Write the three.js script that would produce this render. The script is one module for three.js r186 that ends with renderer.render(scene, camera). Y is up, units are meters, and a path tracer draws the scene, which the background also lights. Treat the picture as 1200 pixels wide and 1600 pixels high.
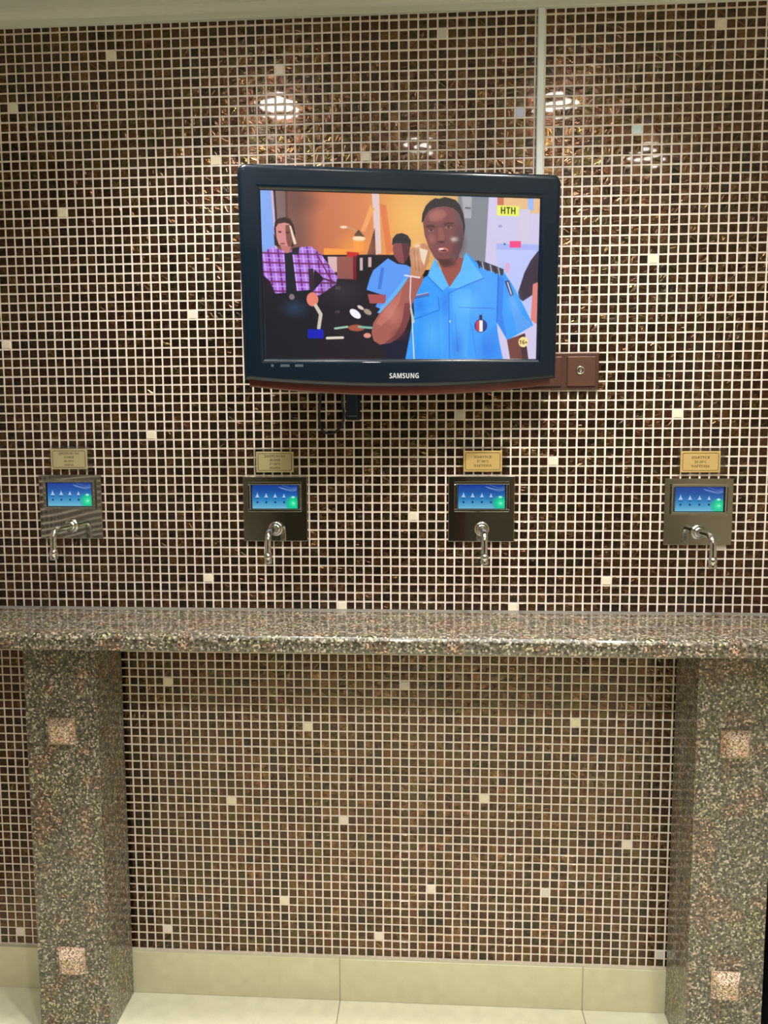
import * as THREE from 'three';
import { mergeGeometries } from 'three/addons/utils/BufferGeometryUtils.js';
import { RoundedBoxGeometry } from 'three/addons/geometries/RoundedBoxGeometry.js';
import { TextGeometry } from 'three/addons/geometries/TextGeometry.js';
import { FontLoader } from 'three/addons/loaders/FontLoader.js';

// ---- units: one mosaic pitch (tile + joint) is 21.2 mm; c = column, r = row on the tiled wall, z = pitches away from it
const U = 0.0212, X = c => (c - 44) * U, Y = r => (r + 47.3) * U;

const scene = new THREE.Scene();
scene.background = new THREE.Color(0x000000);
const camera = new THREE.PerspectiveCamera(69.65, 3 / 4, 0.05, 20);
camera.position.set(X(47.946), Y(17.529), 80.34 * U);
camera.rotation.set(-0.09338, 0.05815, -0.00375, 'YXZ');
scene.add(camera);
const renderer = new THREE.WebGLRenderer({ antialias: true });
renderer.toneMapping = THREE.LinearToneMapping;
renderer.toneMappingExposure = 0.73;
renderer.shadowMap.enabled = true;
const CEIL = 62.75, LAMP_COLOR = new THREE.Color(1.0, 0.968, 0.925);
// ceiling downlights, all out of view: column, distance from the tiled wall, candela, lens radius
const LAMPS = [[28, 22.2, 9, 2.3], [65.4, 24.6, 9, 2.3], [47.2, 37.4, 7, 2], [82.4, 42.3, 7, 2], [42, 88, 21, 2], [71, 90, 21, 2], [129, 177, 6, 1.1], [124, 198, 6, 1.1]];  // the two strongest, out of view, placed to light the wall under the shelf

// ---- helpers
let seed = 20240611;
const rnd = () => { seed = (seed + 0x6D2B79F5) | 0; let t = Math.imul(seed ^ (seed >>> 15), 1 | seed); t = (t + Math.imul(t ^ (t >>> 7), 61 | t)) ^ t; return ((t ^ (t >>> 14)) >>> 0) / 4294967296; };
const rr = (a, b) => a + (b - a) * rnd();
function add(o, parent = scene) { parent.add(o); return o; }
function mesh(name, geo, mat, parent) { const m = new THREE.Mesh(geo, mat); m.name = name; m.castShadow = m.receiveShadow = true; if (parent) parent.add(m); return m; }
function thing(name, label, category, group) { const g = new THREE.Group(); g.name = name; g.userData = { label, category }; if (group) g.userData.group = group; scene.add(g); return g; }
function structure(o) { o.userData.kind = 'structure'; scene.add(o); return o; }
function structGroup(name) { const g = new THREE.Group(); g.name = name; return structure(g); }
// box from ranges in pitch units, optional rounding in pitches
function box(c0, c1, r0, r1, z0, z1, round = 0) {
  const w = (c1 - c0) * U, h = (r1 - r0) * U, d = (z1 - z0) * U;
  const g = round ? new RoundedBoxGeometry(w, h, d, 3, round * U) : new THREE.BoxGeometry(w, h, d);
  return g.translate((X(c0) + X(c1)) / 2, (Y(r0) + Y(r1)) / 2, (z0 + z1) / 2 * U);
}
// local box in pitches about an own origin
function lbox(x0, x1, y0, y1, z0, z1, round = 0) {
  const g = round ? new RoundedBoxGeometry((x1 - x0) * U, (y1 - y0) * U, (z1 - z0) * U, 3, round * U) : new THREE.BoxGeometry((x1 - x0) * U, (y1 - y0) * U, (z1 - z0) * U);
  return g.translate((x0 + x1) / 2 * U, (y0 + y1) / 2 * U, (z0 + z1) / 2 * U);
}
// uv in metres from the dominant axis of each face
function metreUV(geo, size = 1) {
  const g = geo.index ? geo.toNonIndexed() : geo, p = g.attributes.position, uv = new Float32Array(p.count * 2);
  const a = new THREE.Vector3(), b = new THREE.Vector3(), c = new THREE.Vector3(), n = new THREE.Vector3();
  for (let i = 0; i < p.count; i += 3) {
    a.fromBufferAttribute(p, i); b.fromBufferAttribute(p, i + 1); c.fromBufferAttribute(p, i + 2);
    n.crossVectors(b.clone().sub(a), c.clone().sub(a));
    const ax = Math.abs(n.x), ay = Math.abs(n.y), az = Math.abs(n.z);
    [a, b, c].forEach((v, k) => {
      const q = ax >= ay && ax >= az ? [v.z + 0.37, v.y] : ay >= az ? [v.x, v.z + 0.21] : [v.x, v.y];
      uv[(i + k) * 2] = q[0] / size; uv[(i + k) * 2 + 1] = q[1] / size;
    });
  }
  g.setAttribute('uv', new THREE.BufferAttribute(uv, 2));
  return g;
}
function canvasTex(w, h, draw, color = true) {
  const cv = document.createElement('canvas'); cv.width = w; cv.height = h;
  draw(cv.getContext('2d'), w, h);
  const t = new THREE.CanvasTexture(cv); t.wrapS = t.wrapT = THREE.RepeatWrapping; t.magFilter = THREE.LinearFilter;
  if (color) t.colorSpace = THREE.SRGBColorSpace;
  return t;
}
function dataTex(n, fn, color = true) {
  const d = new Uint8Array(n * n * 4);
  for (let y = 0; y < n; y++) for (let x = 0; x < n; x++) { const q = fn(x, y), i = (y * n + x) * 4; d[i] = q[0]; d[i + 1] = q[1]; d[i + 2] = q[2]; d[i + 3] = 255; }
  const t = new THREE.DataTexture(d, n, n); t.wrapS = t.wrapT = THREE.RepeatWrapping; t.magFilter = THREE.LinearFilter; t.minFilter = THREE.LinearMipmapLinearFilter; t.generateMipmaps = true;
  if (color) t.colorSpace = THREE.SRGBColorSpace;
  t.needsUpdate = true; return t;
}
// tiling value noise
function noiseField(n) { const g = Float32Array.from({ length: n * n }, rnd); return (x, y) => { const xi = Math.floor(x), yi = Math.floor(y), fx = x - xi, fy = y - yi, s = fx * fx * (3 - 2 * fx), t = fy * fy * (3 - 2 * fy), at = (i, j) => g[((j % n + n) % n) * n + ((i % n + n) % n)]; return (at(xi, yi) * (1 - s) + at(xi + 1, yi) * s) * (1 - t) + (at(xi, yi + 1) * (1 - s) + at(xi + 1, yi + 1) * s) * t; }; }

// ---- materials
// brushed foil under the glass of the mosaic: 8 x 8 cells, each with its own sweep of strokes
const strokes = [];
for (let j = 0; j < 8; j++) for (let i = 0; i < 8; i++) {
  const a0 = rr(0, Math.PI), wild = rnd() < 0.7, n = wild ? 26 : 14;
  for (let k = 0; k < n; k++) {
    const a = a0 + rr(-0.4, 0.4) + (wild && rnd() < 0.2 ? 1.1 : 0), l = rr(36, 110), x = i * 128 + rr(0, 128), y = j * 128 + rr(0, 128), b = rr(-18, 18), slant = (rnd() + rnd() + rnd() - 1.5) * (wild ? 0.5 : 0.2), along = rr(-0.06, 0.06);
    strokes.push([i, j, x - Math.cos(a) * l / 2, y - Math.sin(a) * l / 2, x + Math.sin(a) * b, y - Math.cos(a) * b, x + Math.cos(a) * l / 2, y + Math.sin(a) * l / 2, rr(7, 19), rnd(), wild, -Math.sin(a) * slant + Math.cos(a) * along, Math.cos(a) * slant + Math.sin(a) * along]);
  }
}
function drawStrokes(g, style, base) {
  g.fillStyle = base; g.fillRect(0, 0, 1024, 1024); g.lineCap = 'round';
  for (const [i, j, x0, y0, xc, yc, x1, y1, w, t, wild, nx, ny] of strokes) {
    g.save(); g.beginPath(); g.rect(i * 128, j * 128, 128, 128); g.clip();
    g.strokeStyle = style(t, w, wild, nx, ny); g.lineWidth = w; g.beginPath(); g.moveTo(x0, y0); g.quadraticCurveTo(xc, yc, x1, y1); g.stroke(); g.restore();
  }
}
const foilColor = canvasTex(1024, 1024, g => drawStrokes(g, (t, q, wild) => { const k = (wild ? 62 : 110) + t * (wild ? 193 : 80); return `rgba(${k | 0},${(k * 0.93) | 0},${(k * 0.8) | 0},0.75)`; }, 'rgb(150,142,130)'));
// every stroke is a small facet with its own slant
const foilFacets = canvasTex(1024, 1024, g => drawStrokes(g, (t, q, wild, nx, ny) => `rgba(${128 + nx * 127 | 0},${128 - ny * 127 | 0},250,0.9)`, 'rgb(128,128,255)'), false);
const M = {};
M.glassTile = new THREE.MeshPhysicalMaterial({ color: 0xffffff, vertexColors: true, map: foilColor, normalMap: foilFacets, metalness: 0.88, roughness: 0.27, clearcoat: 0.4, clearcoatRoughness: 0.05 });
const paleNoise = noiseField(64);
M.paleTile = new THREE.MeshPhysicalMaterial({ color: 0xffffff, vertexColors: true, roughness: 0.45, clearcoat: 0.6, clearcoatRoughness: 0.1 });
const groutMap = dataTex(256, (x, y) => { const v = 228 + 20 * paleNoise(x / 4, y / 4) + 14 * rnd() - 12; return [Math.min(255, v), v * 0.95, v * 0.905]; });
M.grout = new THREE.MeshStandardMaterial({ color: 0xffffff, map: groutMap, roughness: 0.95 });
// granite: jittered grains
function granite(n, cells, pal, patch) {
  const gx = new Float32Array(cells * cells), gy = new Float32Array(cells * cells), gc = [];
  const low = noiseField(16), low2 = noiseField(16);
  for (let k = 0; k < cells * cells; k++) {
    gx[k] = rnd(); gy[k] = rnd();
    const i = k % cells, j = (k / cells) | 0, q = low(i / cells * 16, j / cells * 16), q2 = low2(i / cells * 16, j / cells * 16);
    let c = pal[Math.min(pal.length - 1, Math.floor(Math.pow(rnd(), 1.15) * pal.length))].slice();
    if (q > 0.7 && rnd() < 0.75) c = [c[0] * patch[0], c[1] * patch[1], c[2] * patch[2]];
    else if (q2 > 0.62 && rnd() < 0.6) c = [c[0] * 0.99, c[1] * 1.01, c[2] * 0.86];
    gc.push(c);
  }
  return dataTex(n, (px, py) => {
    const x = px / n * cells, y = py / n * cells, xi = Math.floor(x), yi = Math.floor(y); let best = 9, bk = 0;
    for (let j = -1; j <= 1; j++) for (let i = -1; i <= 1; i++) { const k = ((yi + j + cells) % cells) * cells + (xi + i + cells) % cells, dx = xi + i + gx[k] - x, dy = yi + j + gy[k] - y, d = dx * dx + dy * dy; if (d < best) { best = d; bk = k; } }
    const c = gc[bk], w = 10 * (rnd() - 0.5); return [Math.min(255, Math.max(0, c[0] + w)), Math.min(255, Math.max(0, c[1] + w)), Math.min(255, Math.max(0, c[2] + w))];
  });
}
const graniteMap = granite(1024, 150, [[46, 43, 37], [68, 64, 55], [88, 83, 71], [106, 100, 86], [78, 73, 63], [122, 115, 98], [96, 91, 78], [150, 141, 122], [188, 178, 156]], [1.09, 0.95, 0.9]);
const pinkGraniteMap = granite(512, 90, [[96, 78, 64], [150, 124, 104], [178, 152, 128], [196, 172, 148], [208, 186, 162], [224, 206, 182]], [1.06, 0.95, 0.9]);
M.granite = new THREE.MeshPhysicalMaterial({ map: graniteMap, roughness: 0.35, clearcoat: 0.7, clearcoatRoughness: 0.06 });
M.pillarGranite = new THREE.MeshPhysicalMaterial({ map: graniteMap, roughness: 0.4, clearcoat: 0.7, clearcoatRoughness: 0.12 });
M.pinkGranite = new THREE.MeshPhysicalMaterial({ map: pinkGraniteMap, roughness: 0.4, clearcoat: 0.6, clearcoatRoughness: 0.15 });
const cemNoise = noiseField(128);
M.cement = new THREE.MeshStandardMaterial({ map: dataTex(256, (x, y) => { const v = 96 + 34 * cemNoise(x / 8, y / 2) + 10 * rnd(); return [v, v * 0.96, v * 0.88]; }), roughness: 0.55 });
const ceramicNoise = noiseField(64);
const ceramicMap = dataTex(512, (x, y) => { const v = 10 * ceramicNoise(x / 8, y / 8) + 4 * rnd(); return [214 + v, 212 + v, 183 + v]; });
M.floorTile = new THREE.MeshPhysicalMaterial({ map: ceramicMap, roughness: 0.22, clearcoat: 0.5, clearcoatRoughness: 0.1 });
M.shadedSkirting = new THREE.MeshPhysicalMaterial({ map: ceramicMap, color: new THREE.Color(0.84, 0.82, 0.74), roughness: 0.3, clearcoat: 0.4, clearcoatRoughness: 0.15 });  // floor ceramic tinted darker, shade of the upright face put into the colour
M.joint = new THREE.MeshStandardMaterial({ color: 0xa8a28c, roughness: 0.9 });
M.whitePaint = new THREE.MeshStandardMaterial({ color: 0xd9dad2, roughness: 0.7 });
M.whitePlastic = new THREE.MeshStandardMaterial({ color: 0xdfe3e0, roughness: 0.4 });
M.dimUnseenWall = new THREE.MeshStandardMaterial({ color: 0x6f665a, roughness: 0.8 });  // walls out of view, toned dark to dim reflections in steel and bezel
M.paleUnseenWall = new THREE.MeshStandardMaterial({ color: 0xc3b29c, roughness: 0.8 });  // right wall out of view, toned pale to brighten reflections in the tiles
M.darkDoor = new THREE.MeshStandardMaterial({ color: 0x3a3f38, roughness: 0.6 });
M.gloss = new THREE.MeshPhysicalMaterial({ color: new THREE.Color(0.003, 0.009, 0.018), roughness: 0.25, specularIntensity: 0.5, clearcoat: 0.6, clearcoatRoughness: 0.03 });
M.matteBlack = new THREE.MeshStandardMaterial({ color: 0x0d1116, roughness: 0.6 });
M.redLip = new THREE.MeshPhysicalMaterial({ color: 0x52231f, roughness: 0.25, clearcoat: 1, clearcoatRoughness: 0.08 });
M.silver = new THREE.MeshStandardMaterial({ color: 0xc9ced2, roughness: 0.35, metalness: 0.3 });
M.greyPrint = new THREE.MeshStandardMaterial({ color: 0x3a4652, roughness: 0.6 });
const steelNoise = noiseField(2);
const steelBump = dataTex(256, (x, y) => { const v = 255 * steelNoise(x / 256 * 2, y / 256 * 2); return [v, v, v]; }, false);
M.steel = new THREE.MeshStandardMaterial({ color: new THREE.Color(0.5, 0.51, 0.48), metalness: 1, roughness: 0.05, bumpMap: steelBump, bumpScale: 0.0006 });
M.chrome = new THREE.MeshStandardMaterial({ color: new THREE.Color(0.78, 0.79, 0.77), metalness: 1, roughness: 0.1 });
M.darkFrame = new THREE.MeshPhysicalMaterial({ color: 0x2b2f30, roughness: 0.3, metalness: 0.6 });
M.acrylic = new THREE.MeshPhysicalMaterial({ color: 0xffffff, transmission: 1, thickness: 0.0015, roughness: 0.03, ior: 1.49 });
M.bronze = new THREE.MeshPhysicalMaterial({ color: 0x6a4a3e, roughness: 0.35, metalness: 0.5, clearcoat: 0.5, clearcoatRoughness: 0.2 });
M.bronzeDark = new THREE.MeshPhysicalMaterial({ color: 0x5a3c34, roughness: 0.4, metalness: 0.5, clearcoat: 0.4, clearcoatRoughness: 0.2 });
M.cabinet = new THREE.MeshStandardMaterial({ color: 0x07181c, roughness: 0.5 });

// ---- room shell
const LEFT = -9, RIGHT = 141, BACK = 232;
// mosaic tile geometry: bevelled and slightly pillowed, 10 triangles
const S2 = 0.433 * U, IN = 0.05 * U, HT = 0.06 * U;
const BROWN = [[0.20, 0.12, 0.075], [0.17, 0.10, 0.065], [0.23, 0.14, 0.08], [0.16, 0.095, 0.07], [0.19, 0.115, 0.07], [0.17, 0.095, 0.08], [0.19, 0.145, 0.07], [0.10, 0.078, 0.07], [0.15, 0.12, 0.075], [0.27, 0.165, 0.08], [0.22, 0.11, 0.075], [0.20, 0.12, 0.075]];
const brown = () => { const c = BROWN[Math.floor(rnd() * BROWN.length)], k = rr(1.0, 1.8); return c.map(v => v * k); };
const PALE = { cream: [0.80, 0.72, 0.53], blush: [0.80, 0.70, 0.58], yellow: [0.78, 0.73, 0.45], grey: [0.62, 0.58, 0.52], lilac: [0.55, 0.58, 0.85], aqua: [0.58, 0.78, 0.80] };
function tileInto(acc, x, y, color) {
  const t1 = rr(-0.013, 0.013), t2 = rr(-0.013, 0.013), pl = 0.01, s = S2 * rr(0.985, 1.01), q = s - IN, ox = x + rr(-0.012, 0.012) * U, oy = y + rr(-0.012, 0.012) * U;
  const cx = Math.floor(rnd() * 8) / 8, cy = Math.floor(rnd() * 8) / 8, turn = Math.floor(rnd() * 4), uv = [[0.004, 0.004], [0.121, 0.004], [0.121, 0.121], [0.004, 0.121]];
  const corner = [[-1, -1], [1, -1], [1, 1], [-1, 1]], b = acc.p.length / 3;
  const put = (px, py, pz, nx, ny, nz, k) => { acc.p.push(px, py, pz); const l = Math.hypot(nx, ny, nz); acc.n.push(nx / l, ny / l, nz / l); acc.c.push(...color); const w = uv[(k + turn) % 4]; acc.u.push(cx + w[0], cy + w[1]); };
  corner.forEach(([sx, sy], k) => put(ox + sx * q, oy + sy * q, HT + (sx * t1 + sy * t2) * s, sx * pl - t1, sy * pl - t2, 1, k));
  acc.i.push(b, b + 1, b + 2, b, b + 2, b + 3);
  for (let k = 0; k < 4; k++) {
    const [ax, ay] = corner[k], [bx, by] = corner[(k + 1) % 4], nx = (ax + bx) / 2, ny = (ay + by) / 2, e = acc.p.length / 3;
    put(ox + ax * s, oy + ay * s, -0.001, nx, ny, 0.5, k); put(ox + bx * s, oy + by * s, -0.001, nx, ny, 0.5, (k + 1) % 4);
    put(ox + bx * q, oy + by * q, HT + (bx * t1 + by * t2) * s, nx * 0.7, ny * 0.7, 1, (k + 1) % 4); put(ox + ax * q, oy + ay * q, HT + (ax * t1 + ay * t2) * s, nx * 0.7, ny * 0.7, 1, k);
    acc.i.push(e, e + 1, e + 2, e, e + 2, e + 3);
  }
}
const newAcc = () => ({ p: [], n: [], c: [], u: [], i: [] });
function accGeo(a) { const g = new THREE.BufferGeometry(); g.setAttribute('position', new THREE.Float32BufferAttribute(a.p, 3)); g.setAttribute('normal', new THREE.Float32BufferAttribute(a.n, 3)); g.setAttribute('color', new THREE.Float32BufferAttribute(a.c, 3)); g.setAttribute('uv', new THREE.Float32BufferAttribute(a.u, 2)); g.setIndex(a.i); return g; }
const oneTile = color => { const a = newAcc(); tileInto(a, 0, 0, color); return accGeo(a); };

// pale tiles scattered in the tiled wall: column, row, tone
const PALES = [[14, 58, 'cream'], [3, 53, 'cream'], [49, 59, 'grey'], [77, 59, 'cream'], [32, 56, 'blush'], [25, 47, 'cream'], [41, 47, 'cream'], [8, 42, 'yellow'], [71, 36, 'cream'], [22, 31, 'blush'], [1, 28, 'cream'], [74, 20, 'cream'], [17, 18, 'cream'], [51, 20, 'grey'], [46, 9, 'cream'], [23, 2, 'cream'], [67, 2, 'cream'], [38, -1, 'cream'], [57, -1, 'cream'], [69, 49, 'aqua'], [57, 51, 'lilac'], [61, 15, 'cream'], [79, 6, 'grey'],
  [18, -10, 'cream'], [45, -10, 'grey'], [34, -15, 'cream'], [64, -14, 'yellow'], [25, -24, 'cream'], [54, -23, 'cream'], [38, -26, 'blush'], [70, -28, 'blush'], [48, -34, 'blush'], [61, -34, 'grey'], [31, -36, 'cream'], [17, -40, 'blush'], [42, -40, 'blush'], [74, -41, 'grey'], [-1, -41, 'blush']];
const paleAt = new Map(PALES.map(([c, r, t]) => [c + ',' + r, t]));
const wallBack = structGroup('wall_back');
mesh('grout_bed', metreUV(box(LEFT - 5, RIGHT + 5, -48, CEIL + 6, -6, 0), 0.4), M.grout, wallBack);
{
  camera.updateMatrixWorld(); camera.updateProjectionMatrix();
  const hidden = (c, r) => (c > 29 && c < 62.5 && r > 22.5 && r < 47) || (r < 0.2 && r > -7.5) || (r < 0 && ((c > 0 && c < 14.5) || c > 74)) || [8.15, 31.3, 53.9, 76.9].some(x => Math.abs(c + 0.5 - x) < 4.5 && r > 4 && r < 18) || (c > 57 && c < 67 && r > 22 && r < 28) || (c > 58 && c < 61 && r > 40);
  const v = new THREE.Vector3(), all = [];
  const px = (c, r) => { v.set(X(c), Y(r), 0).project(camera); return [v.x * 600, v.y * 800]; };
  for (let r = -42; r <= 61; r++) for (let c = LEFT; c < RIGHT; c++) {
    if (r === -3 || r === -2 ) continue;
    const tone = paleAt.get(c + ',' + r), a = px(c, r), b = px(c + 1, r), d = px(c, r + 1), mid = px(c + 0.5, r + 0.5);
    const inside = Math.abs(mid[0]) < 592 && Math.abs(mid[1]) < 790 && r < 61;
    all.push({ c, r, tone, area: inside && !hidden(c, r) ? Math.abs((b[0] - a[0]) * (d[1] - a[1]) - (b[1] - a[1]) * (d[0] - a[0])) : 0 });
  }
  const browns = all.filter(t => !t.tone).sort((a, b) => b.area - a.area), near = new Set(browns.slice(0, 300 - PALES.length));
  const kinds = Array.from({ length: 40 }, () => oneTile(brown())), pales = {};
  for (const k in PALE) pales[k] = oneTile(PALE[k]);
  const field = newAcc();
  for (const t of all) {
    if (t.tone || near.has(t)) {
      const m = mesh('mosaic_tile', t.tone ? pales[t.tone] : kinds[Math.floor(rnd() * kinds.length)], t.tone ? M.paleTile : M.glassTile, wallBack);
      m.position.set(X(t.c + 0.5), Y(t.r + 0.5), 0); if (t.tone) m.userData.label = 'pale ' + t.tone + ' mosaic tile among the brown ones';
    } else tileInto(field, X(t.c + 0.5), Y(t.r + 0.5), brown());
  }
  mesh('mosaic_tile_field', accGeo(field), M.glassTile, wallBack).userData.kind = 'stuff';
}
const wallLeft = structGroup('wall_left');
{
  mesh('grout_bed', metreUV(box(LEFT - 6, LEFT, -48, CEIL + 6, 0, 120), 0.4), M.grout, wallLeft);
  mesh('painted_wall', box(LEFT - 6, LEFT, -48, CEIL + 6, 120, BACK + 6), M.dimUnseenWall, wallLeft);
  const f = newAcc(), pale = newAcc();
  for (let r = -42; r <= 61; r++) for (let c = 1; c < 120; c++) rnd() < 0.006 ? tileInto(pale, -(c + 0.5) * U, Y(r + 0.5), PALE.cream) : tileInto(f, -(c + 0.5) * U, Y(r + 0.5), brown());
  for (const [n, a, m] of [['mosaic_tile_field', f, M.glassTile], ['pale_tile_field', pale, M.paleTile]]) { const o = mesh(n, accGeo(a), m, wallLeft); o.rotation.y = Math.PI / 2; o.position.x = X(LEFT); o.userData.kind = 'stuff'; }
}
const wallRight = structure(mesh('wall_right', box(RIGHT, RIGHT + 6, -48, CEIL + 6, 0, BACK + 6), M.paleUnseenWall));
const wallFront = structure(mesh('wall_front', box(LEFT, RIGHT, -48, CEIL + 6, BACK, BACK + 6), M.dimUnseenWall));
const door = structGroup('door_1');  // out of view, placed to darken what the steel tap plates reflect
mesh('door_leaf', box(4, 58, -47.3, 45, BACK - 1.2, BACK), M.darkDoor, door);
mesh('door_frame', mergeGeometries([box(1, 4, -47.3, 48, BACK - 2, BACK), box(58, 61, -47.3, 48, BACK - 2, BACK), box(4, 58, 45, 48, BACK - 2, BACK)]), M.bronzeDark, door);
mesh('handle', box(53, 55, -2, 2, BACK - 4, BACK - 1.2, 0.4), M.chrome, door);
const ceiling = structure(mesh('ceiling', box(LEFT - 6, RIGHT + 6, CEIL, CEIL + 6, -6, BACK + 6), M.whitePaint));
{ // cornice moulding where the tiled wall meets the ceiling
  const s = new THREE.Shape([[0, 61.5], [0.5, 61.5], [0.55, 61.55], [0.55, 62.08], [0.6, 62.12], [0.78, 62.14], [0.9, 62.2], [1.0, 62.32], [1.08, 62.48], [1.2, 62.58], [1.32, 62.6], [1.34, CEIL], [0, CEIL]].map(([z, y]) => new THREE.Vector2(z * U, Y(y))));
  const g = new THREE.ExtrudeGeometry(s, { depth: (RIGHT - LEFT) * U, bevelEnabled: false }); g.rotateY(-Math.PI / 2); g.scale(1, 1, 1); g.translate(X(RIGHT), 0, 0);
  structure(mesh('trim_1', g, M.whitePaint));
}
// floor: 60 cm ceramic tiles on a joint bed
const floor = structGroup('floor');
mesh('joint_bed', box(LEFT - 6, RIGHT + 6, -51, -47.42, -6, BACK + 6), M.joint, floor);
{
  const W = 27.9, z0 = 0.5, x0 = 37.93 - 2 * W;
  for (let i = 0; i < 6; i++) for (let j = 0; j < 9; j++) {
    const c0 = Math.max(LEFT, x0 + i * W), c1 = Math.min(RIGHT, x0 + (i + 1) * W), d0 = j ? z0 + j * W - 5 : 0, d1 = Math.min(BACK, z0 + (j + 1) * W - 5);
    if (c1 - c0 < 0.5 || d1 - d0 < 0.5) continue;
    mesh('floor_tile', metreUV(box(c0 + 0.05, c1 - 0.05, -47.9, -47.3, d0 + 0.05, d1 - 0.05, 0.05), 1.3), M.floorTile, floor);
  }
}
const base = structGroup('baseboard_back');
{
  const W = 27.9, x0 = 37.93 - 2 * W;
  for (let i = 0; i < 6; i++) { const c0 = Math.max(LEFT, x0 + i * W), c1 = Math.min(RIGHT, x0 + (i + 1) * W); if (c1 - c0 > 0.5) mesh('skirting_tile', metreUV(box(c0 + 0.03, c1 - 0.03, -47.3, -42.12, 0.02, 0.5, 0.1), 1.3), M.shadedSkirting, base); }
  mesh('joint_strip', box(LEFT, RIGHT, -47.3, -42.2, 0.01, 0.4), M.joint, base);
}

// ---- granite shelf and its pillars
{
  const t = thing('granite_shelf', 'long polished grey-brown granite shelf with rounded front edge below the four taps', 'shelf');
  const top = -0.8, bot = -2.5, front = 12.1, R = 0.6, r = 0.3, pts = [[1.75, bot], [front - r, bot]];
  for (let k = 0; k <= 6; k++) { const a = -Math.PI / 2 + k / 6 * Math.PI / 2; pts.push([front - r + Math.cos(a) * r, bot + r + Math.sin(a) * r]); }
  for (let k = 0; k <= 8; k++) { const a = k / 8 * Math.PI / 2; pts.push([front - R + Math.cos(a) * R, top - R + Math.sin(a) * R]); }
  pts.push([1.75, top]);
  const s = new THREE.Shape(pts.map(([z, y]) => new THREE.Vector2(z * U, Y(y))));
  const c0 = LEFT + 0.1, c1 = 102;
  const g = new THREE.ExtrudeGeometry(s, { depth: (c1 - c0) * U, bevelEnabled: false }); g.rotateY(-Math.PI / 2); g.translate(X(c1), 0, 0);
  mesh('slab', metreUV(g, 0.55), M.granite, t);
  const back = mesh('back_joint_strip', metreUV(box(c0, c1, bot, top - 0.06, 0.06, 1.75), 0.3), M.cement, t);
  back.userData.label = 'smooth grey filler strip between the slab and the tiled wall';
}
function studGeo() {
  const o = 1.45, i = 0.84, h = 1.15, b = 0.18, ring = (s, z) => [[-s, -s, z], [s, -s, z], [s, s, z], [-s, s, z]], rings = [ring(o, -0.02), ring(o, b), ring(i + 0.06, h - 0.06), ring(i - 0.05, h)];
  const p = [], tri = (a, b2, c) => p.push(...a, ...b2, ...c);
  for (let k = 0; k < rings.length - 1; k++) for (let e = 0; e < 4; e++) { const a = rings[k][e], b2 = rings[k][(e + 1) % 4], c = rings[k + 1][(e + 1) % 4], d = rings[k + 1][e]; tri(a, b2, c); tri(a, c, d); }
  const f = rings[3]; tri(f[0], f[1], f[2]); tri(f[0], f[2], f[3]);
  const g = new THREE.BufferGeometry(); g.setAttribute('position', new THREE.Float32BufferAttribute(p.map(v => v * U), 3)); g.computeVertexNormals(); return metreUV(g, 0.2);
}
function pillar(name, c0, c1, label) {
  const t = thing(name, label, 'pillar', 'granite pillars under the shelf'), cx = (c0 + c1) / 2, F = 7.2, TH = 1.7;
  t.position.set(X(cx), 0, 0);
  const shift = g => g.translate(-X(cx), 0, 0);
  const slabBox = (a, b, z0, z1) => metreUV(box(a, b, -47.3, -2.52, z0, z1, 0.07), 0.55);
  mesh('front_slab', shift(slabBox(c0, c1, F - TH, F)), M.pillarGranite, t);
  mesh('side_slab', shift(slabBox(c0 + 0.08, c0 + 1.7, 0.55, F - TH - 0.03)), M.pillarGranite, t);
  mesh('side_slab', shift(slabBox(c1 - 1.7, c1 - 0.08, 0.55, F - TH - 0.03)), M.pillarGranite, t);
  for (const r of [-12.6, -38.35]) { const s = mesh('stud', studGeo(), M.pinkGranite, t); s.position.set(0, Y(r), F * U); s.userData.label = 'square pinkish granite stud'; }
}
pillar('granite_pillar', 5.65, 13.45, 'granite pillar with two pinkish studs beside the pale floor at the left');
pillar('granite_pillar_001', 75.0, 82.65, 'granite pillar with two pinkish studs beside the dark cabinet at the right');
{
  const t = thing('side_block', 'very dark blue-green cabinet edge showing right of the right granite pillar', 'cabinet');  // dark object of unknown kind; its body, plinth and front are assumed
  t.position.set(X(91), Y(-47.3), 4.5 * U);
  mesh('body', lbox(-7.4, 7.4, 1.2, 32, -3.5, 3.3, 0.15), M.cabinet, t);
  mesh('plinth', lbox(-7, 7, 0, 1.3, -3.3, 2.8), M.matteBlack, t);
  mesh('door', lbox(-7.2, 7.2, 1.6, 31.6, 3.3, 3.9, 0.12), M.cabinet, t);
}

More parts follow.
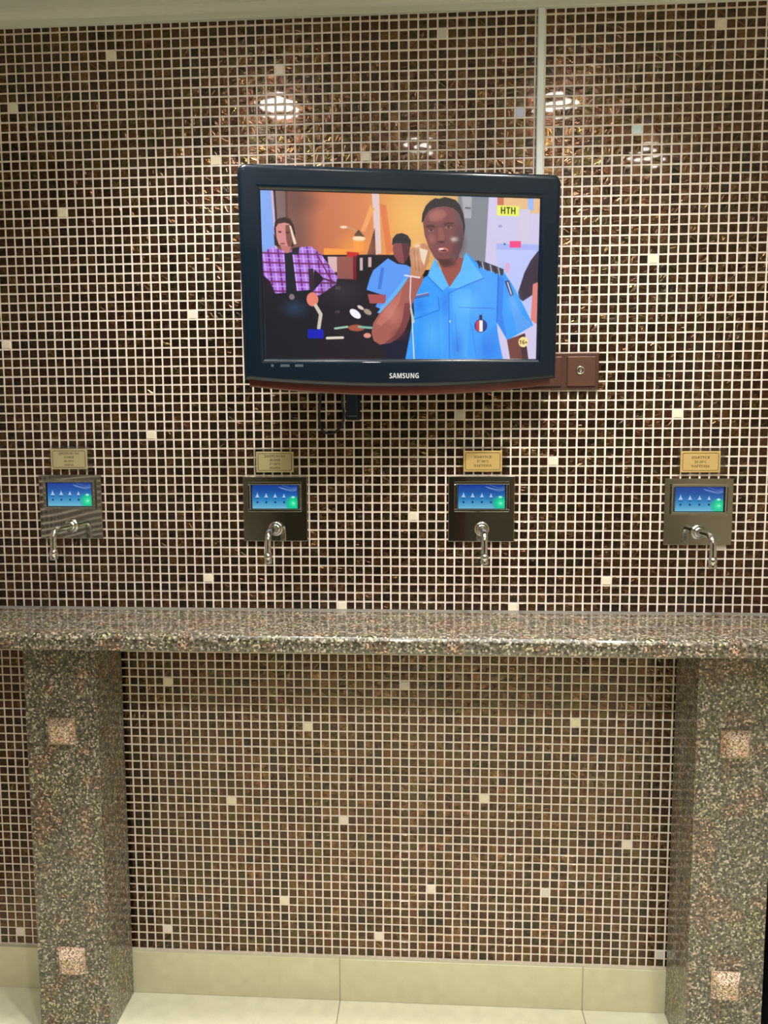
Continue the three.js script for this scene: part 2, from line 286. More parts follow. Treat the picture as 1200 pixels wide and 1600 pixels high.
// ---- television
const font = await new FontLoader().loadAsync('fonts/droid/droid_sans_bold.typeface.json');
{
  const t = thing('television', 'glossy black flat television showing a man in a blue shirt on the phone', 'television');
  t.position.set(X(45.77), Y(33.53), 7 * U); t.rotation.set(0.065, 0.2, 0.0125, 'YXZ');
  const V = (x, y) => new THREE.Vector2(x * U, y * U), bev = 0.5;
  const bottom = x => -10.45 + 0.75 * (x / 15.4) ** 2;
  const outline = (w, top, bot, rad) => {
    const s = new THREE.Shape(); const p = V;
    s.moveTo(-w * U, (bot(-w)) * U);
    for (let k = 1; k <= 24; k++) { const x = -w + 2 * w * k / 24; s.lineTo(x * U, bot(x) * U); }
    s.lineTo(w * U, (top - rad) * U); s.quadraticCurveTo(w * U, top * U, (w - rad) * U, top * U);
    s.lineTo(-(w - rad) * U, top * U); s.quadraticCurveTo(-w * U, top * U, -w * U, (top - rad) * U); s.closePath();
    return s;
  };
  const sw = 13.6, sh = 7.73, fr = outline(15.66 - bev, 9.98 - bev, x => bottom(x) + bev, 0.35);
  const hole = new THREE.Path(); hole.moveTo(-(sw + bev) * U, -(sh + bev) * U); hole.lineTo(-(sw + bev) * U, (sh + bev) * U); hole.lineTo((sw + bev) * U, (sh + bev) * U); hole.lineTo((sw + bev) * U, -(sh + bev) * U); hole.closePath(); fr.holes.push(hole);
  const bz = new THREE.ExtrudeGeometry(fr, { depth: 1.0 * U, bevelEnabled: true, bevelSize: bev * U, bevelThickness: 0.3 * U, bevelSegments: 16, curveSegments: 8 });
  bz.translate(0, 0, -1.3 * U);
  mesh('bezel', bz, M.gloss, t);
  const lip = outline(15.1, -9.2, x => -11.19 + 0.95 * (x / 15.1) ** 2, 0.2);
  const lg = new THREE.ExtrudeGeometry(lip, { depth: 0.5 * U, bevelEnabled: true, bevelSize: 0.12 * U, bevelThickness: 0.12 * U, bevelSegments: 3 }); lg.translate(0, 0, -1.1 * U);
  mesh('lower_lip', lg, M.redLip, t).userData.label = 'translucent dark red lower edge';
  const pic = canvasTex(512, 288, (g, w, h) => {
    // the broadcast picture, sketched in its own units and squared up to the panel
    const K = [[97, 117], [1108, 148], [1094, 727], [114, 728]];
    const m = (x, y) => { // inverse bilinear of the sketch frame
      let s = 0.5, t = 0.5;
      for (let k = 0; k < 8; k++) {
        const ax = K[0][0] + (K[1][0] - K[0][0]) * s, ay = K[0][1] + (K[1][1] - K[0][1]) * s, bx = K[3][0] + (K[2][0] - K[3][0]) * s, by = K[3][1] + (K[2][1] - K[3][1]) * s;
        const ex = x - (ax + (bx - ax) * t), ey = y - (ay + (by - ay) * t);
        s += ex / 990; t += ey / 596;
      }
      return [s * w, t * h];
    };
    const sc = w / 1000, C = a => `rgb(${a[0]},${a[1]},${a[2]})`;
    const path = p => { g.beginPath(); p.forEach((q, i) => { const [x, y] = m(q[0], q[1]); i ? g.lineTo(x, y) : g.moveTo(x, y); }); };
    const P = (c, ...p) => { g.fillStyle = Array.isArray(c) ? C(c) : c; path(p); g.closePath(); g.fill(); };
    const R = (c, x, y, a, b) => P(c, [x, y], [x + a, y], [x + a, y + b], [x, y + b]);
    const E = (c, x, y, rx, ry, an = 0) => { const q = m(x, y); g.fillStyle = C(c); g.beginPath(); g.ellipse(q[0], q[1], rx * sc, ry * sc, an, 0, 7); g.fill(); };
    const L = (c, lw, ...p) => { g.strokeStyle = C(c); g.lineWidth = lw * sc; g.lineCap = g.lineJoin = 'round'; path(p); g.stroke(); };
    const T = (s, x, y, z, c) => { const q = m(x, y); g.fillStyle = C(c); g.font = `bold ${z * sc}px sans-serif`; g.textAlign = 'center'; g.textBaseline = 'middle'; g.fillText(s, q[0], q[1]); };
    const H = (x0, x1, stops) => { const q = g.createLinearGradient(m(x0, 300)[0], 0, m(x1, 300)[0], 0); for (const [o, c] of stops) q.addColorStop(o, C(c)); return q; };
    const B = (c, al, x, y, rx, ry) => { const q = m(x, y); g.save(); g.translate(q[0], q[1]); g.scale(rx * sc, ry * sc); const d = g.createRadialGradient(0, 0, 0, 0, 0, 1); d.addColorStop(0, `rgba(${c[0]},${c[1]},${c[2]},${al})`); d.addColorStop(1, `rgba(${c[0]},${c[1]},${c[2]},0)`); g.fillStyle = d; g.fillRect(-1, -1, 2, 2); g.restore(); };
    // orange wall, post, tripod, lamp
    P(H(97, 720, [[0, [112, 78, 72]], [0.22, [128, 82, 74]], [0.33, [194, 110, 78]], [0.6, [216, 132, 80]], [0.75, [232, 162, 86]], [1, [218, 172, 102]]]), [80, 100], [830, 120], [830, 400], [80, 400]);
    P([130, 168, 240], [80, 100], [135, 110], [150, 335], [90, 335]); P([210, 180, 205], [133, 110], [141, 110], [156, 335], [148, 335]);
    P([126, 102, 102], [146, 110], [182, 112], [186, 230], [156, 240]); P([48, 34, 38], [141, 110], [148, 110], [160, 300], [154, 300]); P([98, 64, 64], [182, 112], [190, 112], [196, 320], [186, 320]);
    P([224, 198, 198], [487, 120], [513, 122], [521, 340], [500, 346]); P([242, 162, 96], [482, 168], [497, 182], [463, 264], [448, 260]); P([224, 120, 72], [516, 165], [538, 170], [563, 335], [540, 348]); P([92, 52, 62], [498, 250], [470, 346], [501, 346]);
    P([242, 152, 68], [420, 285], [460, 285], [456, 335], [424, 335]);
    E([244, 210, 184], 388, 247, 14, 5); L([208, 152, 112], 4, [400, 247], [438, 262]); P([62, 52, 50], [424, 276], [440, 256], [461, 280], [440, 286]); E([255, 246, 232], 441, 288, 23, 8);
    P([252, 156, 68], [318, 322], [440, 328], [440, 346], [318, 348]);
    B([255, 196, 110], 0.6, 640, 220, 110, 130); B([250, 160, 70], 0.7, 430, 320, 90, 60); B([90, 50, 46], 0.5, 240, 150, 90, 60);
    // dark desk and its clutter
    P([26, 22, 34], [80, 346], [640, 346], [640, 750], [80, 750]);
    P([218, 180, 180], [330, 352], [364, 352], [364, 408], [336, 408]); P([150, 86, 80], [364, 352], [421, 350], [421, 434], [364, 432]); P([200, 38, 44], [398, 334], [441, 338], [441, 355], [398, 352]); P([124, 20, 36], [421, 350], [432, 350], [432, 436], [421, 436]);
    R([24, 18, 28], 434, 346, 62, 96); R([204, 174, 176], 444, 356, 11, 46); R([210, 174, 174], 474, 354, 12, 36); R([80, 70, 74], 358, 460, 18, 10); R([72, 56, 68], 356, 548, 18, 10);
    // man in the plaid shirt
    P([46, 30, 32], [144, 256], [147, 228], [160, 216], [180, 212], [200, 218], [212, 240], [217, 270], [212, 316], [152, 316]);
    P([212, 138, 136], [150, 248], [158, 235], [178, 231], [197, 235], [208, 258], [211, 290], [203, 314], [188, 327], [174, 324], [160, 308], [152, 284]);
    P([126, 76, 72], [183, 240], [199, 238], [212, 280], [206, 310], [194, 322], [186, 292]); P([240, 214, 190], [196, 240], [203, 243], [222, 306], [212, 309]); P([46, 30, 32], [143, 268], [150, 288], [157, 314], [146, 312]);
    E([80, 44, 48], 164, 264, 6, 3); E([66, 40, 42], 190, 266, 6, 3); E([160, 88, 92], 173, 306, 9, 3); P([194, 120, 118], [166, 312], [202, 317], [196, 342], [172, 336]);
    const plaid = [[103, 342], [136, 317], [172, 330], [192, 344], [210, 322], [270, 315], [306, 342], [366, 425], [360, 452], [300, 494], [276, 482], [318, 432], [284, 398], [277, 472], [232, 476], [214, 478], [150, 492], [130, 442], [108, 420]];
    P([174, 112, 224], ...plaid); g.save(); path(plaid); g.closePath(); g.clip();
    for (let k = 0; k < 16; k++) { const x = 104 + k * 17; L(k % 2 ? [100, 36, 86] : [218, 184, 252], k % 2 ? 5 : 4, [x, 310], [x + 22, 500]); }
    for (let k = 0; k < 11; k++) { const y = 322 + k * 17; L(k % 2 ? [114, 42, 92] : [204, 166, 247], k % 2 ? 5 : 3, [95, y], [380, y + 8]); }
    L([120, 40, 100], 5, [290, 340], [345, 440]); L([90, 30, 80], 6, [318, 432], [362, 448]); g.restore();
    P([46, 36, 46], [262, 395], [280, 395], [284, 470], [268, 486]); P([20, 28, 40], [180, 342], [206, 336], [224, 492], [186, 494]); P([34, 30, 44], [206, 322], [232, 318], [228, 346], [206, 344]);
    P([17, 24, 36], [114, 488], [150, 486], [272, 476], [288, 750], [112, 750]); B([44, 66, 98], 0.8, 215, 540, 60, 40); E([132, 112, 124], 205, 498, 10, 10);
    E([230, 130, 110], 277, 507, 21, 24); L([206, 196, 180], 13, [288, 530], [306, 562], [299, 612]); R([16, 26, 180], 260, 617, 56, 34);
    E([246, 242, 252], 428, 560, 13, 23, -0.95); E([226, 202, 192], 447, 537, 13, 6, 0.5); E([168, 148, 128], 472, 553, 16, 9, 0.5);
    L([152, 198, 172], 8, [356, 614], [400, 608]); E([168, 82, 60], 432, 612, 30, 12); L([122, 182, 162], 8, [440, 608], [488, 612]); E([224, 148, 128], 471, 640, 14, 9); L([224, 216, 198], 9, [328, 650], [384, 648]);
    B([70, 60, 70], 0.5, 380, 480, 90, 60);
    // second man in blue
    P([90, 154, 244], [468, 472], [480, 430], [492, 402], [545, 358], [578, 378], [612, 382], [650, 404], [606, 470], [524, 545], [500, 534], [522, 490]); P([62, 120, 216], [520, 392], [532, 392], [520, 470], [508, 470]);
    P([172, 80, 84], [472, 488], [538, 490], [536, 522], [480, 522]); L([182, 212, 250], 4, [520, 540], [604, 440]);
    P([138, 70, 78], [564, 300], [627, 300], [623, 340], [614, 362], [602, 378], [584, 374], [568, 352], [562, 326]); P([88, 48, 58], [594, 306], [627, 304], [622, 346], [604, 376], [600, 340]);
    P([38, 38, 48], [560, 312], [562, 288], [576, 272], [596, 268], [616, 276], [628, 294], [627, 318], [618, 306], [590, 304], [570, 304]);
    P([98, 178, 246], [506, 556], [604, 432], [650, 418], [652, 470], [560, 570]); P([12, 20, 48], [520, 656], [640, 630], [612, 750], [536, 750]);
    // grey wall, white cupboard, bystander's arm
    P([128, 134, 144], [800, 120], [918, 126], [912, 420], [800, 420]); P([170, 170, 176], [812, 122], [852, 124], [850, 216], [824, 216]); P([98, 102, 114], [826, 176], [848, 178], [848, 184], [826, 182]);
    P([206, 200, 232], [916, 126], [1130, 130], [1120, 750], [920, 750], [900, 400]); P([230, 188, 138], [948, 126], [1120, 130], [1114, 200], [948, 196]); R([198, 114, 84], 947, 130, 24, 40); R([154, 184, 248], 1062, 130, 22, 58); R([210, 202, 226], 1030, 184, 40, 116);
    P([188, 198, 248], [942, 322], [1120, 326], [1120, 560], [960, 560]); P([170, 180, 242], [944, 306], [1114, 310], [1114, 330], [944, 326]); R([246, 74, 134], 994, 297, 42, 23); E([70, 100, 190], 975, 308, 4, 4); E([224, 170, 208], 986, 392, 9, 18); E([172, 162, 202], 958, 244, 8, 5);
    P([56, 46, 66], [1120, 310], [1074, 366], [1050, 410], [1026, 482], [1030, 504], [1044, 514], [1078, 492], [1122, 430]); P([222, 130, 124], [1082, 452], [1122, 436], [1116, 610], [1074, 584]); P([208, 200, 232], [935, 600], [1120, 596], [1120, 750], [950, 750]);
    // man on the phone: shirt
    P([52, 156, 250], [604, 750], [624, 640], [640, 560], [636, 500], [650, 450], [690, 420], [716, 356], [762, 462], [830, 338], [864, 366], [962, 395], [1002, 450], [1052, 540], [1084, 602], [985, 658], [946, 592], [950, 640], [974, 750]);
    P([42, 146, 244], [660, 560], [730, 545], [740, 750], [640, 750]); P([66, 166, 252], [780, 470], [850, 470], [836, 720], [790, 720]); P([44, 146, 246], [890, 640], [945, 600], [968, 750], [896, 750]); P([84, 160, 242], [985, 460], [1040, 560], [1080, 602], [1020, 628]); P([38, 130, 234], [948, 420], [972, 430], [966, 560], [984, 650], [950, 596]);
    L([24, 110, 212], 3, [766, 480], [770, 750]); L([26, 108, 206], 3, [640, 580], [732, 546], [728, 500]); L([28, 116, 216], 3, [806, 536], [940, 540]); L([20, 98, 208], 4, [952, 418], [946, 590]); L([32, 122, 222], 2, [700, 600], [690, 730]); L([32, 122, 222], 2, [850, 600], [872, 730]); L([32, 122, 222], 2, [790, 560], [800, 700]);
    P([92, 186, 255], [690, 424], [716, 356], [766, 458], [744, 478]); P([90, 184, 255], [830, 338], [896, 430], [806, 466], [766, 466]); L([24, 104, 206], 3, [896, 430], [806, 466], [768, 484]); L([24, 104, 206], 3, [690, 424], [744, 478]);
    P([56, 56, 78], [862, 366], [902, 372], [972, 398], [968, 422], [934, 408], [894, 396]); for (let k = 0; k < 6; k++) L(k % 2 ? [170, 170, 180] : [30, 30, 44], 5, [876 + k * 15, 368 + k * 5], [881 + k * 15, 392 + k * 5]);
    P([62, 74, 120], [974, 440], [990, 438], [1010, 490], [996, 497]); L([228, 222, 238], 4, [986, 446], [1000, 488]); L([152, 38, 62], 3, [640, 498], [692, 486]); L([228, 228, 242], 2, [640, 494], [692, 482]); L([40, 40, 80], 2, [640, 504], [694, 492]);
    E([20, 44, 132], 886, 604, 24, 24); P([208, 44, 64], [868, 590], [880, 582], [880, 626], [868, 618]); R([238, 238, 234], 880, 584, 13, 42); R([20, 28, 60], 880, 564, 11, 16); E([220, 225, 235], 771, 588, 3, 4);
    P([114, 64, 64], [984, 656], [1052, 632], [1068, 750], [1000, 750]); P([68, 44, 50], [1030, 640], [1052, 632], [1068, 750], [1046, 750]);
    B([110, 200, 255], 0.55, 705, 640, 60, 110); B([110, 200, 255], 0.5, 830, 520, 70, 60); B([20, 100, 220], 0.5, 910, 690, 50, 60); B([20, 100, 220], 0.45, 660, 530, 40, 40); B([120, 190, 255], 0.5, 1010, 520, 40, 60); B([20, 90, 205], 0.5, 800, 680, 30, 70); B([20, 100, 215], 0.5, 755, 520, 24, 60);
    // raised forearm and hand with the handset
    P([168, 94, 84], [622, 424], [674, 424], [668, 448], [654, 474], [634, 524], [622, 580], [606, 622], [584, 650], [552, 668], [516, 674], [494, 660], [486, 630], [492, 594], [512, 562], [560, 510], [592, 470]);
    P([126, 64, 68], [606, 520], [634, 524], [622, 580], [606, 622], [584, 650], [552, 668], [530, 670], [570, 640], [596, 590]); P([188, 110, 98], [560, 512], [596, 474], [586, 520], [556, 570], [520, 606], [502, 596], [520, 562]);
    P([196, 136, 100], [622, 340], [630, 322], [648, 310], [676, 304], [690, 314], [698, 336], [694, 372], [680, 402], [667, 424], [624, 426], [628, 382]); P([234, 216, 190], [658, 320], [690, 330], [676, 384], [664, 360]); L([152, 94, 72], 3, [640, 330], [646, 400]); L([160, 100, 76], 3, [652, 336], [658, 404]);
    L([230, 230, 240], 4, [628, 424], [625, 500], [632, 576], [641, 750]); L([234, 228, 234], 5, [606, 420], [660, 428]); L([192, 202, 192], 8, [628, 540], [638, 590]);
    B([215, 140, 125], 0.6, 560, 560, 46, 46); B([90, 44, 52], 0.6, 590, 640, 50, 30); B([226, 176, 140], 0.6, 650, 360, 26, 40);
    // neck and head
    P([154, 80, 74], [728, 366], [822, 356], [810, 404], [770, 462], [744, 410]); P([120, 64, 64], [728, 366], [806, 350], [786, 382], [748, 392]);
    P([38, 32, 40], [667, 232], [670, 200], [682, 172], [698, 156], [716, 145], [732, 147], [752, 141], [772, 146], [792, 152], [808, 170], [820, 200], [827, 242], [821, 294], [808, 240], [690, 214]);
    P([126, 72, 76], [672, 232], [680, 208], [696, 188], [722, 176], [752, 173], [784, 180], [806, 200], [819, 236], [822, 280], [816, 318], [802, 350], [782, 372], [758, 382], [738, 378], [714, 356], [694, 322], [678, 276]);
    P([108, 74, 80], [786, 184], [806, 200], [819, 236], [822, 280], [816, 318], [802, 350], [782, 372], [770, 350], [786, 310], [796, 250]); P([150, 90, 90], [692, 206], [716, 188], [748, 184], [760, 206], [730, 224], [700, 228]); P([146, 84, 84], [728, 250], [742, 248], [752, 284], [744, 300], [728, 296]); P([142, 82, 82], [690, 276], [712, 274], [716, 300], [700, 306]);
    L([74, 44, 48], 4, [686, 246], [700, 242], [714, 246]); L([74, 46, 50], 4, [750, 238], [766, 232], [784, 234]); E([160, 122, 118], 701, 259, 11, 4); E([156, 120, 118], 766, 248, 12, 4); E([48, 30, 34], 702, 259, 5, 3); E([48, 30, 34], 766, 248, 5, 3); L([80, 48, 52], 2, [690, 255], [712, 255]); L([80, 48, 52], 2, [754, 243], [778, 243]);
    E([88, 46, 50], 738, 300, 15, 4); E([204, 112, 110], 746, 328, 19, 8); E([246, 236, 234], 739, 325, 9, 3); E([84, 42, 46], 748, 331, 12, 3); P([100, 58, 60], [722, 358], [748, 362], [782, 356], [776, 374], [758, 382], [738, 378]);
    B([190, 116, 112], 0.6, 722, 204, 44, 30); B([60, 34, 40], 0.5, 806, 300, 34, 70); B([176, 104, 102], 0.5, 704, 290, 22, 26); B([60, 32, 38], 0.5, 700, 246, 26, 12); B([60, 32, 38], 0.5, 766, 238, 28, 12); B([40, 24, 30], 0.5, 760, 378, 50, 18);
    // channel logo and age mark
    E([252, 226, 154], 1046, 664, 19, 19); P([238, 242, 98], [946, 170], [1029, 174], [1028, 209], [946, 206]); T('16+', 1046, 665, 20, [58, 42, 24]); T('НТН', 988, 191, 30, [44, 52, 16]);

  });
  M.screen = new THREE.MeshPhysicalMaterial({ color: 0x020203, emissive: 0xffffff, emissiveMap: pic, emissiveIntensity: 1.45, roughness: 0.3, clearcoat: 1, clearcoatRoughness: 0.04 });
  mesh('screen', new THREE.PlaneGeometry(2 * sw * U, 2 * sh * U).translate(0, 0, -0.34 * U), M.screen, t);
  mesh('screen_backing', lbox(-14.4, 14.4, -8.4, 8.4, -1.2, -0.4), M.matteBlack, t);
  const housing = new THREE.ExtrudeGeometry(outline(12.2, 8.4, () => -8.6, 1.2), { depth: 1.0 * U, bevelEnabled: true, bevelSize: 1.2 * U, bevelThickness: 0.9 * U, bevelSegments: 3 });
  housing.translate(0, 0, -3.0 * U); mesh('back_housing', housing, M.matteBlack, t);
  const tg = new TextGeometry('SAMSUNG', { font, size: 0.5 * U, depth: 0.02 * U, curveSegments: 4 }); tg.computeBoundingBox();
  const bb = tg.boundingBox, wid = bb.max.x - bb.min.x; tg.translate(-(bb.min.x + bb.max.x) / 2, 0, 0); tg.scale(2.95 * U / wid, 1, 1);
  const txt = mesh('lettering', tg, M.silver, t); txt.position.set(-0.07 * U, -9.62 * U, 0.002 * U); txt.userData.label = 'silver maker lettering';
  for (const [x, w] of [[-13.1, 0.25], [-12.2, 0.9], [-10.8, 0.8]]) mesh('printed_mark', lbox(x, x + w, -8.5, -8.25, 0, 0.012), M.greyPrint, t);
}
{ // swivel mount behind the television, fixed flat on the wall
  const tv = scene.getObjectByName('television'), put = (name, geo, mat, q) => { const o = mesh(name, geo, mat); o.position.set(X(40), Y(20), 0); if (q) q(o); scene.add(o); scene.updateMatrixWorld(true); tv.attach(o); return o; };
  put('mount_plate', lbox(-0.75, 0.75, 0, 16, 0.1, 0.8, 0.1), M.matteBlack).userData.label = 'dark mount plate showing below the set';
  put('mount_knuckle', lbox(-0.6, 0.6, 0.3, 2.8, 0.8, 1.9, 0.2), new THREE.MeshStandardMaterial({ color: 0x14283a, roughness: 0.4 }));
  put('mount_arm', new THREE.CylinderGeometry(0.5 * U, 0.5 * U, 6.3 * U, 12), M.matteBlack, o => {
    const a = new THREE.Vector3(0, 12.5 * U, 0.9 * U), d = new THREE.Vector3(5.6, 0.9, 2.7).multiplyScalar(U);
    o.position.add(a).addScaledVector(d, 0.5); o.quaternion.setFromUnitVectors(new THREE.Vector3(0, 1, 0), d.clone().normalize());
  });
}
{
  const pts = [[37.2, 27, 2.2], [36.8, 24, 1.6], [36.5, 22, 1.1], [36.35, 20.6, 0.8], [36.4, 19.6, 0.7], [36.8, 18.8, 0.6], [37.6, 18.55, 0.6], [38.3, 18.9, 0.65], [38.85, 19.6, 0.8], [39.05, 20.6, 1.2], [39.0, 22, 2.1], [39.2, 26, 2.6]].map(([c, r, z]) => new THREE.Vector3(X(c), Y(r), z * U));
  const m = mesh('power_cable', new THREE.TubeGeometry(new THREE.CatmullRomCurve3(pts), 80, 0.14 * U, 8), M.matteBlack);
  m.userData = { label: 'black cable looping down on the mosaic under the television', category: 'cable' }; scene.add(m);
}
{
  const t = thing('cable_trunking', 'narrow white cable trunking running from the ceiling down to the television', 'trunking');
  t.position.set(X(59.52), Y(38), 0);
  mesh('channel', lbox(-0.36, 0.36, 0, 23.45, 0.07, 0.42), M.whitePlastic, t);
  mesh('cover', lbox(-0.33, 0.33, 0, 23.45, 0.42, 0.55, 0.06), M.whitePlastic, t);
}
{
  const t = thing('wall_socket', 'brown double wall socket plate partly hidden by the television', 'socket');
  t.position.set(X(62.4), Y(23.1), 0);
  mesh('frame', lbox(-3.75, 3.7, 0, 3.85, 0.07, 0.42, 0.12), M.bronzeDark, t);
  for (const x of [-3.2, 0.35]) {
    const ins = mesh('insert', lbox(x, x + 2.95, 0.35, 3.45, 0.42, 0.6, 0.1), M.bronze, t);
    if (x > 0) { const ring = mesh('aerial_jack', mergeGeometries([new THREE.TorusGeometry(0.36 * U, 0.1 * U, 8, 20).translate(1.7 * U, 2.0 * U, 0.64 * U), new THREE.TorusGeometry(0.12 * U, 0.06 * U, 6, 12).translate(1.7 * U, 2.0 * U, 0.7 * U)]), M.chrome, ins); ring.userData.label = 'chrome aerial jack'; }
  }
}

// ---- water taps and their name plates
const lcd = canvasTex(512, 264, (g, w, h) => {
  const q = g.createLinearGradient(0, 0, 0, h); q.addColorStop(0, '#0d3f9e'); q.addColorStop(0.3, '#1559ae'); q.addColorStop(0.62, '#2f8fcf'); q.addColorStop(1, '#7cc6e6'); g.fillStyle = q; g.fillRect(0, 0, w, h);
  const gr = g.createRadialGradient(462, 205, 8, 462, 205, 92); gr.addColorStop(0, 'rgba(70,255,190,1)'); gr.addColorStop(0.45, 'rgba(10,220,150,0.95)'); gr.addColorStop(0.8, 'rgba(10,205,150,0.6)'); gr.addColorStop(1, 'rgba(10,190,160,0)'); g.fillStyle = gr; g.fillRect(340, 100, 172, 164);
  g.strokeStyle = 'rgba(200,225,255,0.85)'; for (const [y, o, lw] of [[48, 0, 4], [62, 22, 3], [30, 40, 2]]) { g.lineWidth = lw; g.beginPath(); g.moveTo(300 + o, y - 26); g.bezierCurveTo(370 + o, y - 14, 420, y + 22, 505, y - 6); g.stroke(); }
  [[58, 40, 62], [158, 38, 54], [260, 34, 48], [360, 28, 44]].forEach(([x, wd, ht]) => {
    g.fillStyle = '#bcd3f6'; g.beginPath(); g.moveTo(x, 136 - ht); g.quadraticCurveTo(x + 5, 115, x + wd / 2 + 6, 138); g.lineTo(x - wd / 2 - 6, 138); g.quadraticCurveTo(x - 5, 115, x, 136 - ht); g.fill();
    g.fillStyle = '#17508f'; g.fillRect(x - wd / 2, 148, wd, 8); g.fillStyle = '#0c3f68'; g.beginPath(); g.arc(x, 192, 12, 0, 7); g.fill();
  });
  g.fillStyle = 'rgba(190,255,240,0.95)'; g.beginPath(); g.ellipse(462, 136, 20, 12, 0, 0, 7); g.fill(); g.fillStyle = 'rgba(160,255,220,0.9)'; g.beginPath(); g.ellipse(466, 204, 16, 12, 0, 0, 7); g.fill();
});
M.lcd = new THREE.MeshPhysicalMaterial({ color: 0x020304, emissive: 0xffffff, emissiveMap: lcd, emissiveIntensity: 1.15, roughness: 0.3, clearcoat: 1, clearcoatRoughness: 0.08 });
function spoutGeo() { // straight out of the plate, then bent down
  const out = 4.5, r = 1.0, down = 1.15, pts = [[0, 0, 0.2], [0, 0.03, 1.4], [0, 0.05, out - r]];
  for (let k = 1; k <= 6; k++) { const a = k / 6 * Math.PI / 2; pts.push([0, 0.05 - r + Math.cos(a) * r, out - r + Math.sin(a) * r]); }
  pts.push([0, -r - down * 0.5, out + 0.05], [0, -r - down, out + 0.1]);
  return new THREE.TubeGeometry(new THREE.CatmullRomCurve3(pts.map(([x, y, z]) => new THREE.Vector3(x * U, y * U, z * U)), false, 'catmullrom', 0.4), 60, 0.34 * U, 14);
}
const lathe = (pts, seg = 28) => new THREE.LatheGeometry(pts.map(([r, y]) => new THREE.Vector2(r * U, y * U)), seg);
function makeTap() {
  const t = thing('water_tap_panel', '', 'water tap', 'water taps along the tiled wall');
  mesh('face_plate', metreUV(lbox(-3.57, 3.57, -3.57, 3.57, 0.07, 0.3, 0.06), 0.15), M.steel, t);
  const f = mesh('display_frame', mergeGeometries([lbox(-2.95, 2.95, 2.72, 3.02, 0.3, 0.62, 0.05), lbox(-2.95, 2.95, -0.28, 0.02, 0.3, 0.62, 0.05), lbox(-2.95, -2.62, 0.02, 2.72, 0.3, 0.62, 0.05), lbox(2.62, 2.95, 0.02, 2.72, 0.3, 0.62, 0.05)]), M.steel, t);
  const d = mesh('display', lbox(-2.62, 2.62, 0.02, 2.72, 0.3, 0.42), M.darkFrame, t);
  mesh('lit_screen', new THREE.PlaneGeometry(5.02 * U, 2.58 * U).translate(0.0, 1.37 * U, 0.43 * U), M.lcd, d);
  const e = mesh('escutcheon', lathe([[0, 0.3], [0.82, 0.3], [0.82, 0.42], [0.72, 0.52], [0.6, 0.55], [0.58, 0.72], [0.46, 0.82], [0.34, 0.85], [0.33, 1.25], [0.26, 1.3]]).rotateX(Math.PI / 2).translate(0.05 * U, -2.15 * U, 0), M.chrome, t);
  const s = mesh('spout', spoutGeo().translate(0.05 * U, -2.15 * U, 0), M.chrome, t);
  mesh('nozzle', lathe([[0, -1.1], [0.38, -1.1], [0.41, -1.0], [0.41, -0.74], [0.35, -0.68], [0.35, -0.6], [0.44, -0.55], [0.44, -0.28], [0.38, -0.2], [0.34, 0.05], [0, 0.05]]).rotateX(-0.03).translate(0.05 * U, (-2.15 - 2.1) * U, 4.6 * U), M.chrome, s);
  return t;
}
const tap0 = makeTap();
const TAPS = [
  [8.1, 10.57, 8.12, 15.87, ['ДЖЕРЕЛО №2', 'СОФІЯ', '38-39°С', 'SOFIA'], '#c0b58a', 'polished steel water tap panel under the СОФІЯ plate, leftmost of the four taps', 'pale brass name plate reading СОФІЯ and SOFIA above the leftmost water tap'],
  [31.27, 10.31, 31.3, 15.5, ['ДЖЕРЕЛО №1', 'МАРІЯ', '37-38°С', 'MARIA'], '#bdb384', 'polished steel water tap panel under the МАРІЯ plate, second of the four from the left', 'pale brass name plate reading МАРІЯ and MARIA above the second tap from the left'],
  [53.87, 10.34, 53.98, 15.53, ['НАФТУСЯ', '37-38°С', 'NAFTUSIA'], '#c9ab6a', 'polished steel water tap panel below the television\'s right half, third of the four from the left', 'golden name plate reading НАФТУСЯ above the third water tap from the left'],
  [76.9, 10.08, 76.96, 15.42, ['НАФТУСЯ', '18-20°С', 'NAFTUSIA'], '#cfb070', 'polished steel water tap panel rightmost of the four taps', 'golden name plate reading НАФТУСЯ above the rightmost water tap']];
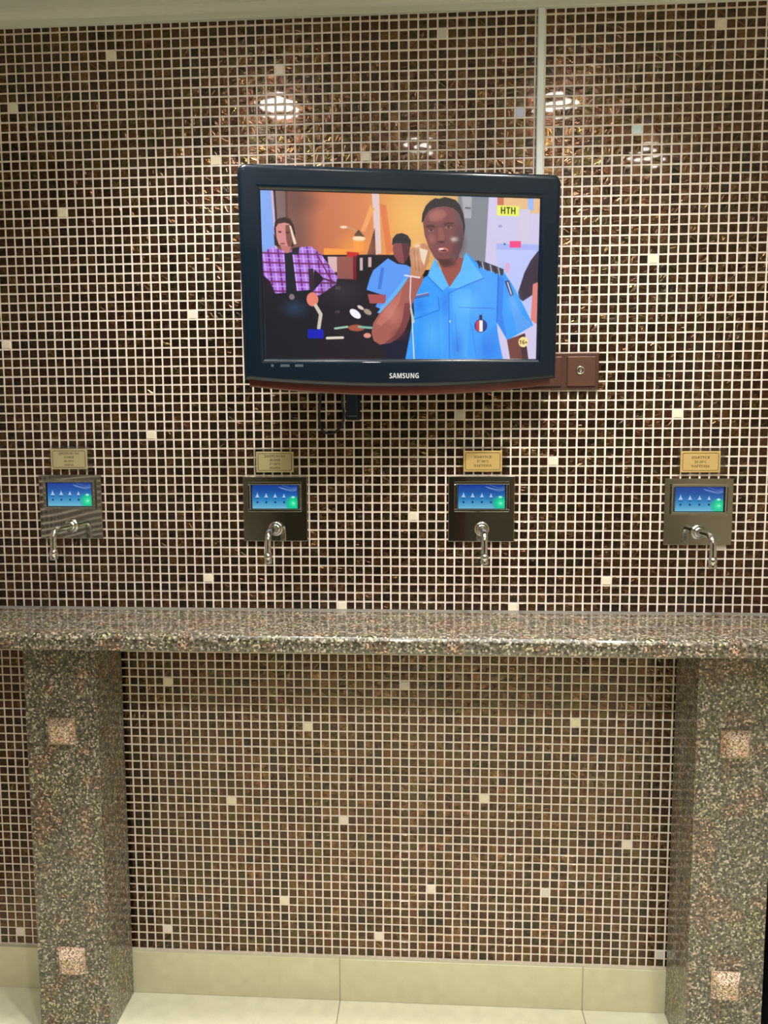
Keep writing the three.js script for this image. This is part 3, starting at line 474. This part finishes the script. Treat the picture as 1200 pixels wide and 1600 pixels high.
TAPS.forEach(([c, r, sc, sr, lines, tone, label, signLabel], i) => {
  const t = i ? tap0.clone() : tap0; if (i) { t.name = 'water_tap_panel_00' + i; t.userData = { ...tap0.userData }; scene.add(t); }
  t.position.set(X(c), Y(r), 0); t.userData.label = label;
  const map = canvasTex(512, 272, (g, w, h) => {
    g.fillStyle = tone; g.fillRect(0, 0, w, h); g.strokeStyle = '#3a3222'; g.lineWidth = 7; g.beginPath(); const x = 22, y = 20, W = w - 44, H = h - 40, R = 22;
    g.moveTo(x + R, y); g.lineTo(x + W - R, y); g.quadraticCurveTo(x + W, y, x + W, y + R); g.lineTo(x + W, y + H - R); g.quadraticCurveTo(x + W, y + H, x + W - R, y + H); g.lineTo(x + R, y + H); g.quadraticCurveTo(x, y + H, x, y + H - R); g.lineTo(x, y + R); g.quadraticCurveTo(x, y, x + R, y); g.stroke();
    g.fillStyle = '#2e2718'; g.textAlign = 'center'; g.textBaseline = 'middle';
    const n = lines.length; lines.forEach((s, k) => { g.font = `bold ${n > 3 ? 42 : 46}px serif`; g.fillText(s, w / 2, h / 2 + (k - (n - 1) / 2) * (n > 3 ? 54 : 58)); });
  });
  const s = thing(i ? 'name_plate_00' + i : 'name_plate', signLabel, 'sign', 'name plates above the taps');
  s.position.set(X(sc), Y(sr), 0);
  mesh('acrylic_backing', lbox(-2.35, 2.6, -1.35, 1.6, 0.08, 0.14), M.acrylic, s).userData.label = 'clear acrylic sheet';
  mesh('brass_plate', lbox(-2.08, 2.08, -1.13, 1.13, 0.14, 0.26, 0.04), new THREE.MeshStandardMaterial({ color: tone, roughness: 0.45, metalness: 0.35 }), s);
  mesh('engraved_face', new THREE.PlaneGeometry(4.06 * U, 2.16 * U).translate(0, 0, 0.268 * U), new THREE.MeshStandardMaterial({ map, roughness: 0.45, metalness: 0.3 }), s);
});

// ---- recessed ceiling downlights, out of view
M.lens = new THREE.MeshStandardMaterial({ color: 0xffffff, emissive: LAMP_COLOR, emissiveIntensity: 80, roughness: 0.5 });
LAMPS.forEach(([c, z, cd, R], i) => {
  const t = thing(i ? 'unseen_downlight_00' + i : 'unseen_downlight', 'small round recessed ceiling downlight, out of view', 'downlight', 'ceiling downlights');
  t.position.set(X(c), Y(CEIL), z * U);
  mesh('trim_ring', lathe([[R + 0.1, 0], [R + 0.7, 0], [R + 0.7, -0.15], [R + 0.5, -0.25], [R + 0.15, -0.2], [R + 0.1, 0]]), M.whitePlastic, t);
  mesh('lens', new THREE.CylinderGeometry(R * U, R * U, 0.1 * U, 28).translate(0, -0.1 * U, 0), M.lens, t);
  const l = new THREE.SpotLight(LAMP_COLOR, cd, 0, 1.16, 0.9, 2); l.position.set(0, -0.3 * U, 0); l.castShadow = true; l.shadow.radius = 1.8; l.shadow.mapSize.set(1024, 1024);
  t.add(l); l.target.position.set(0, -1, 0); t.add(l.target);
});

renderer.render(scene, camera);
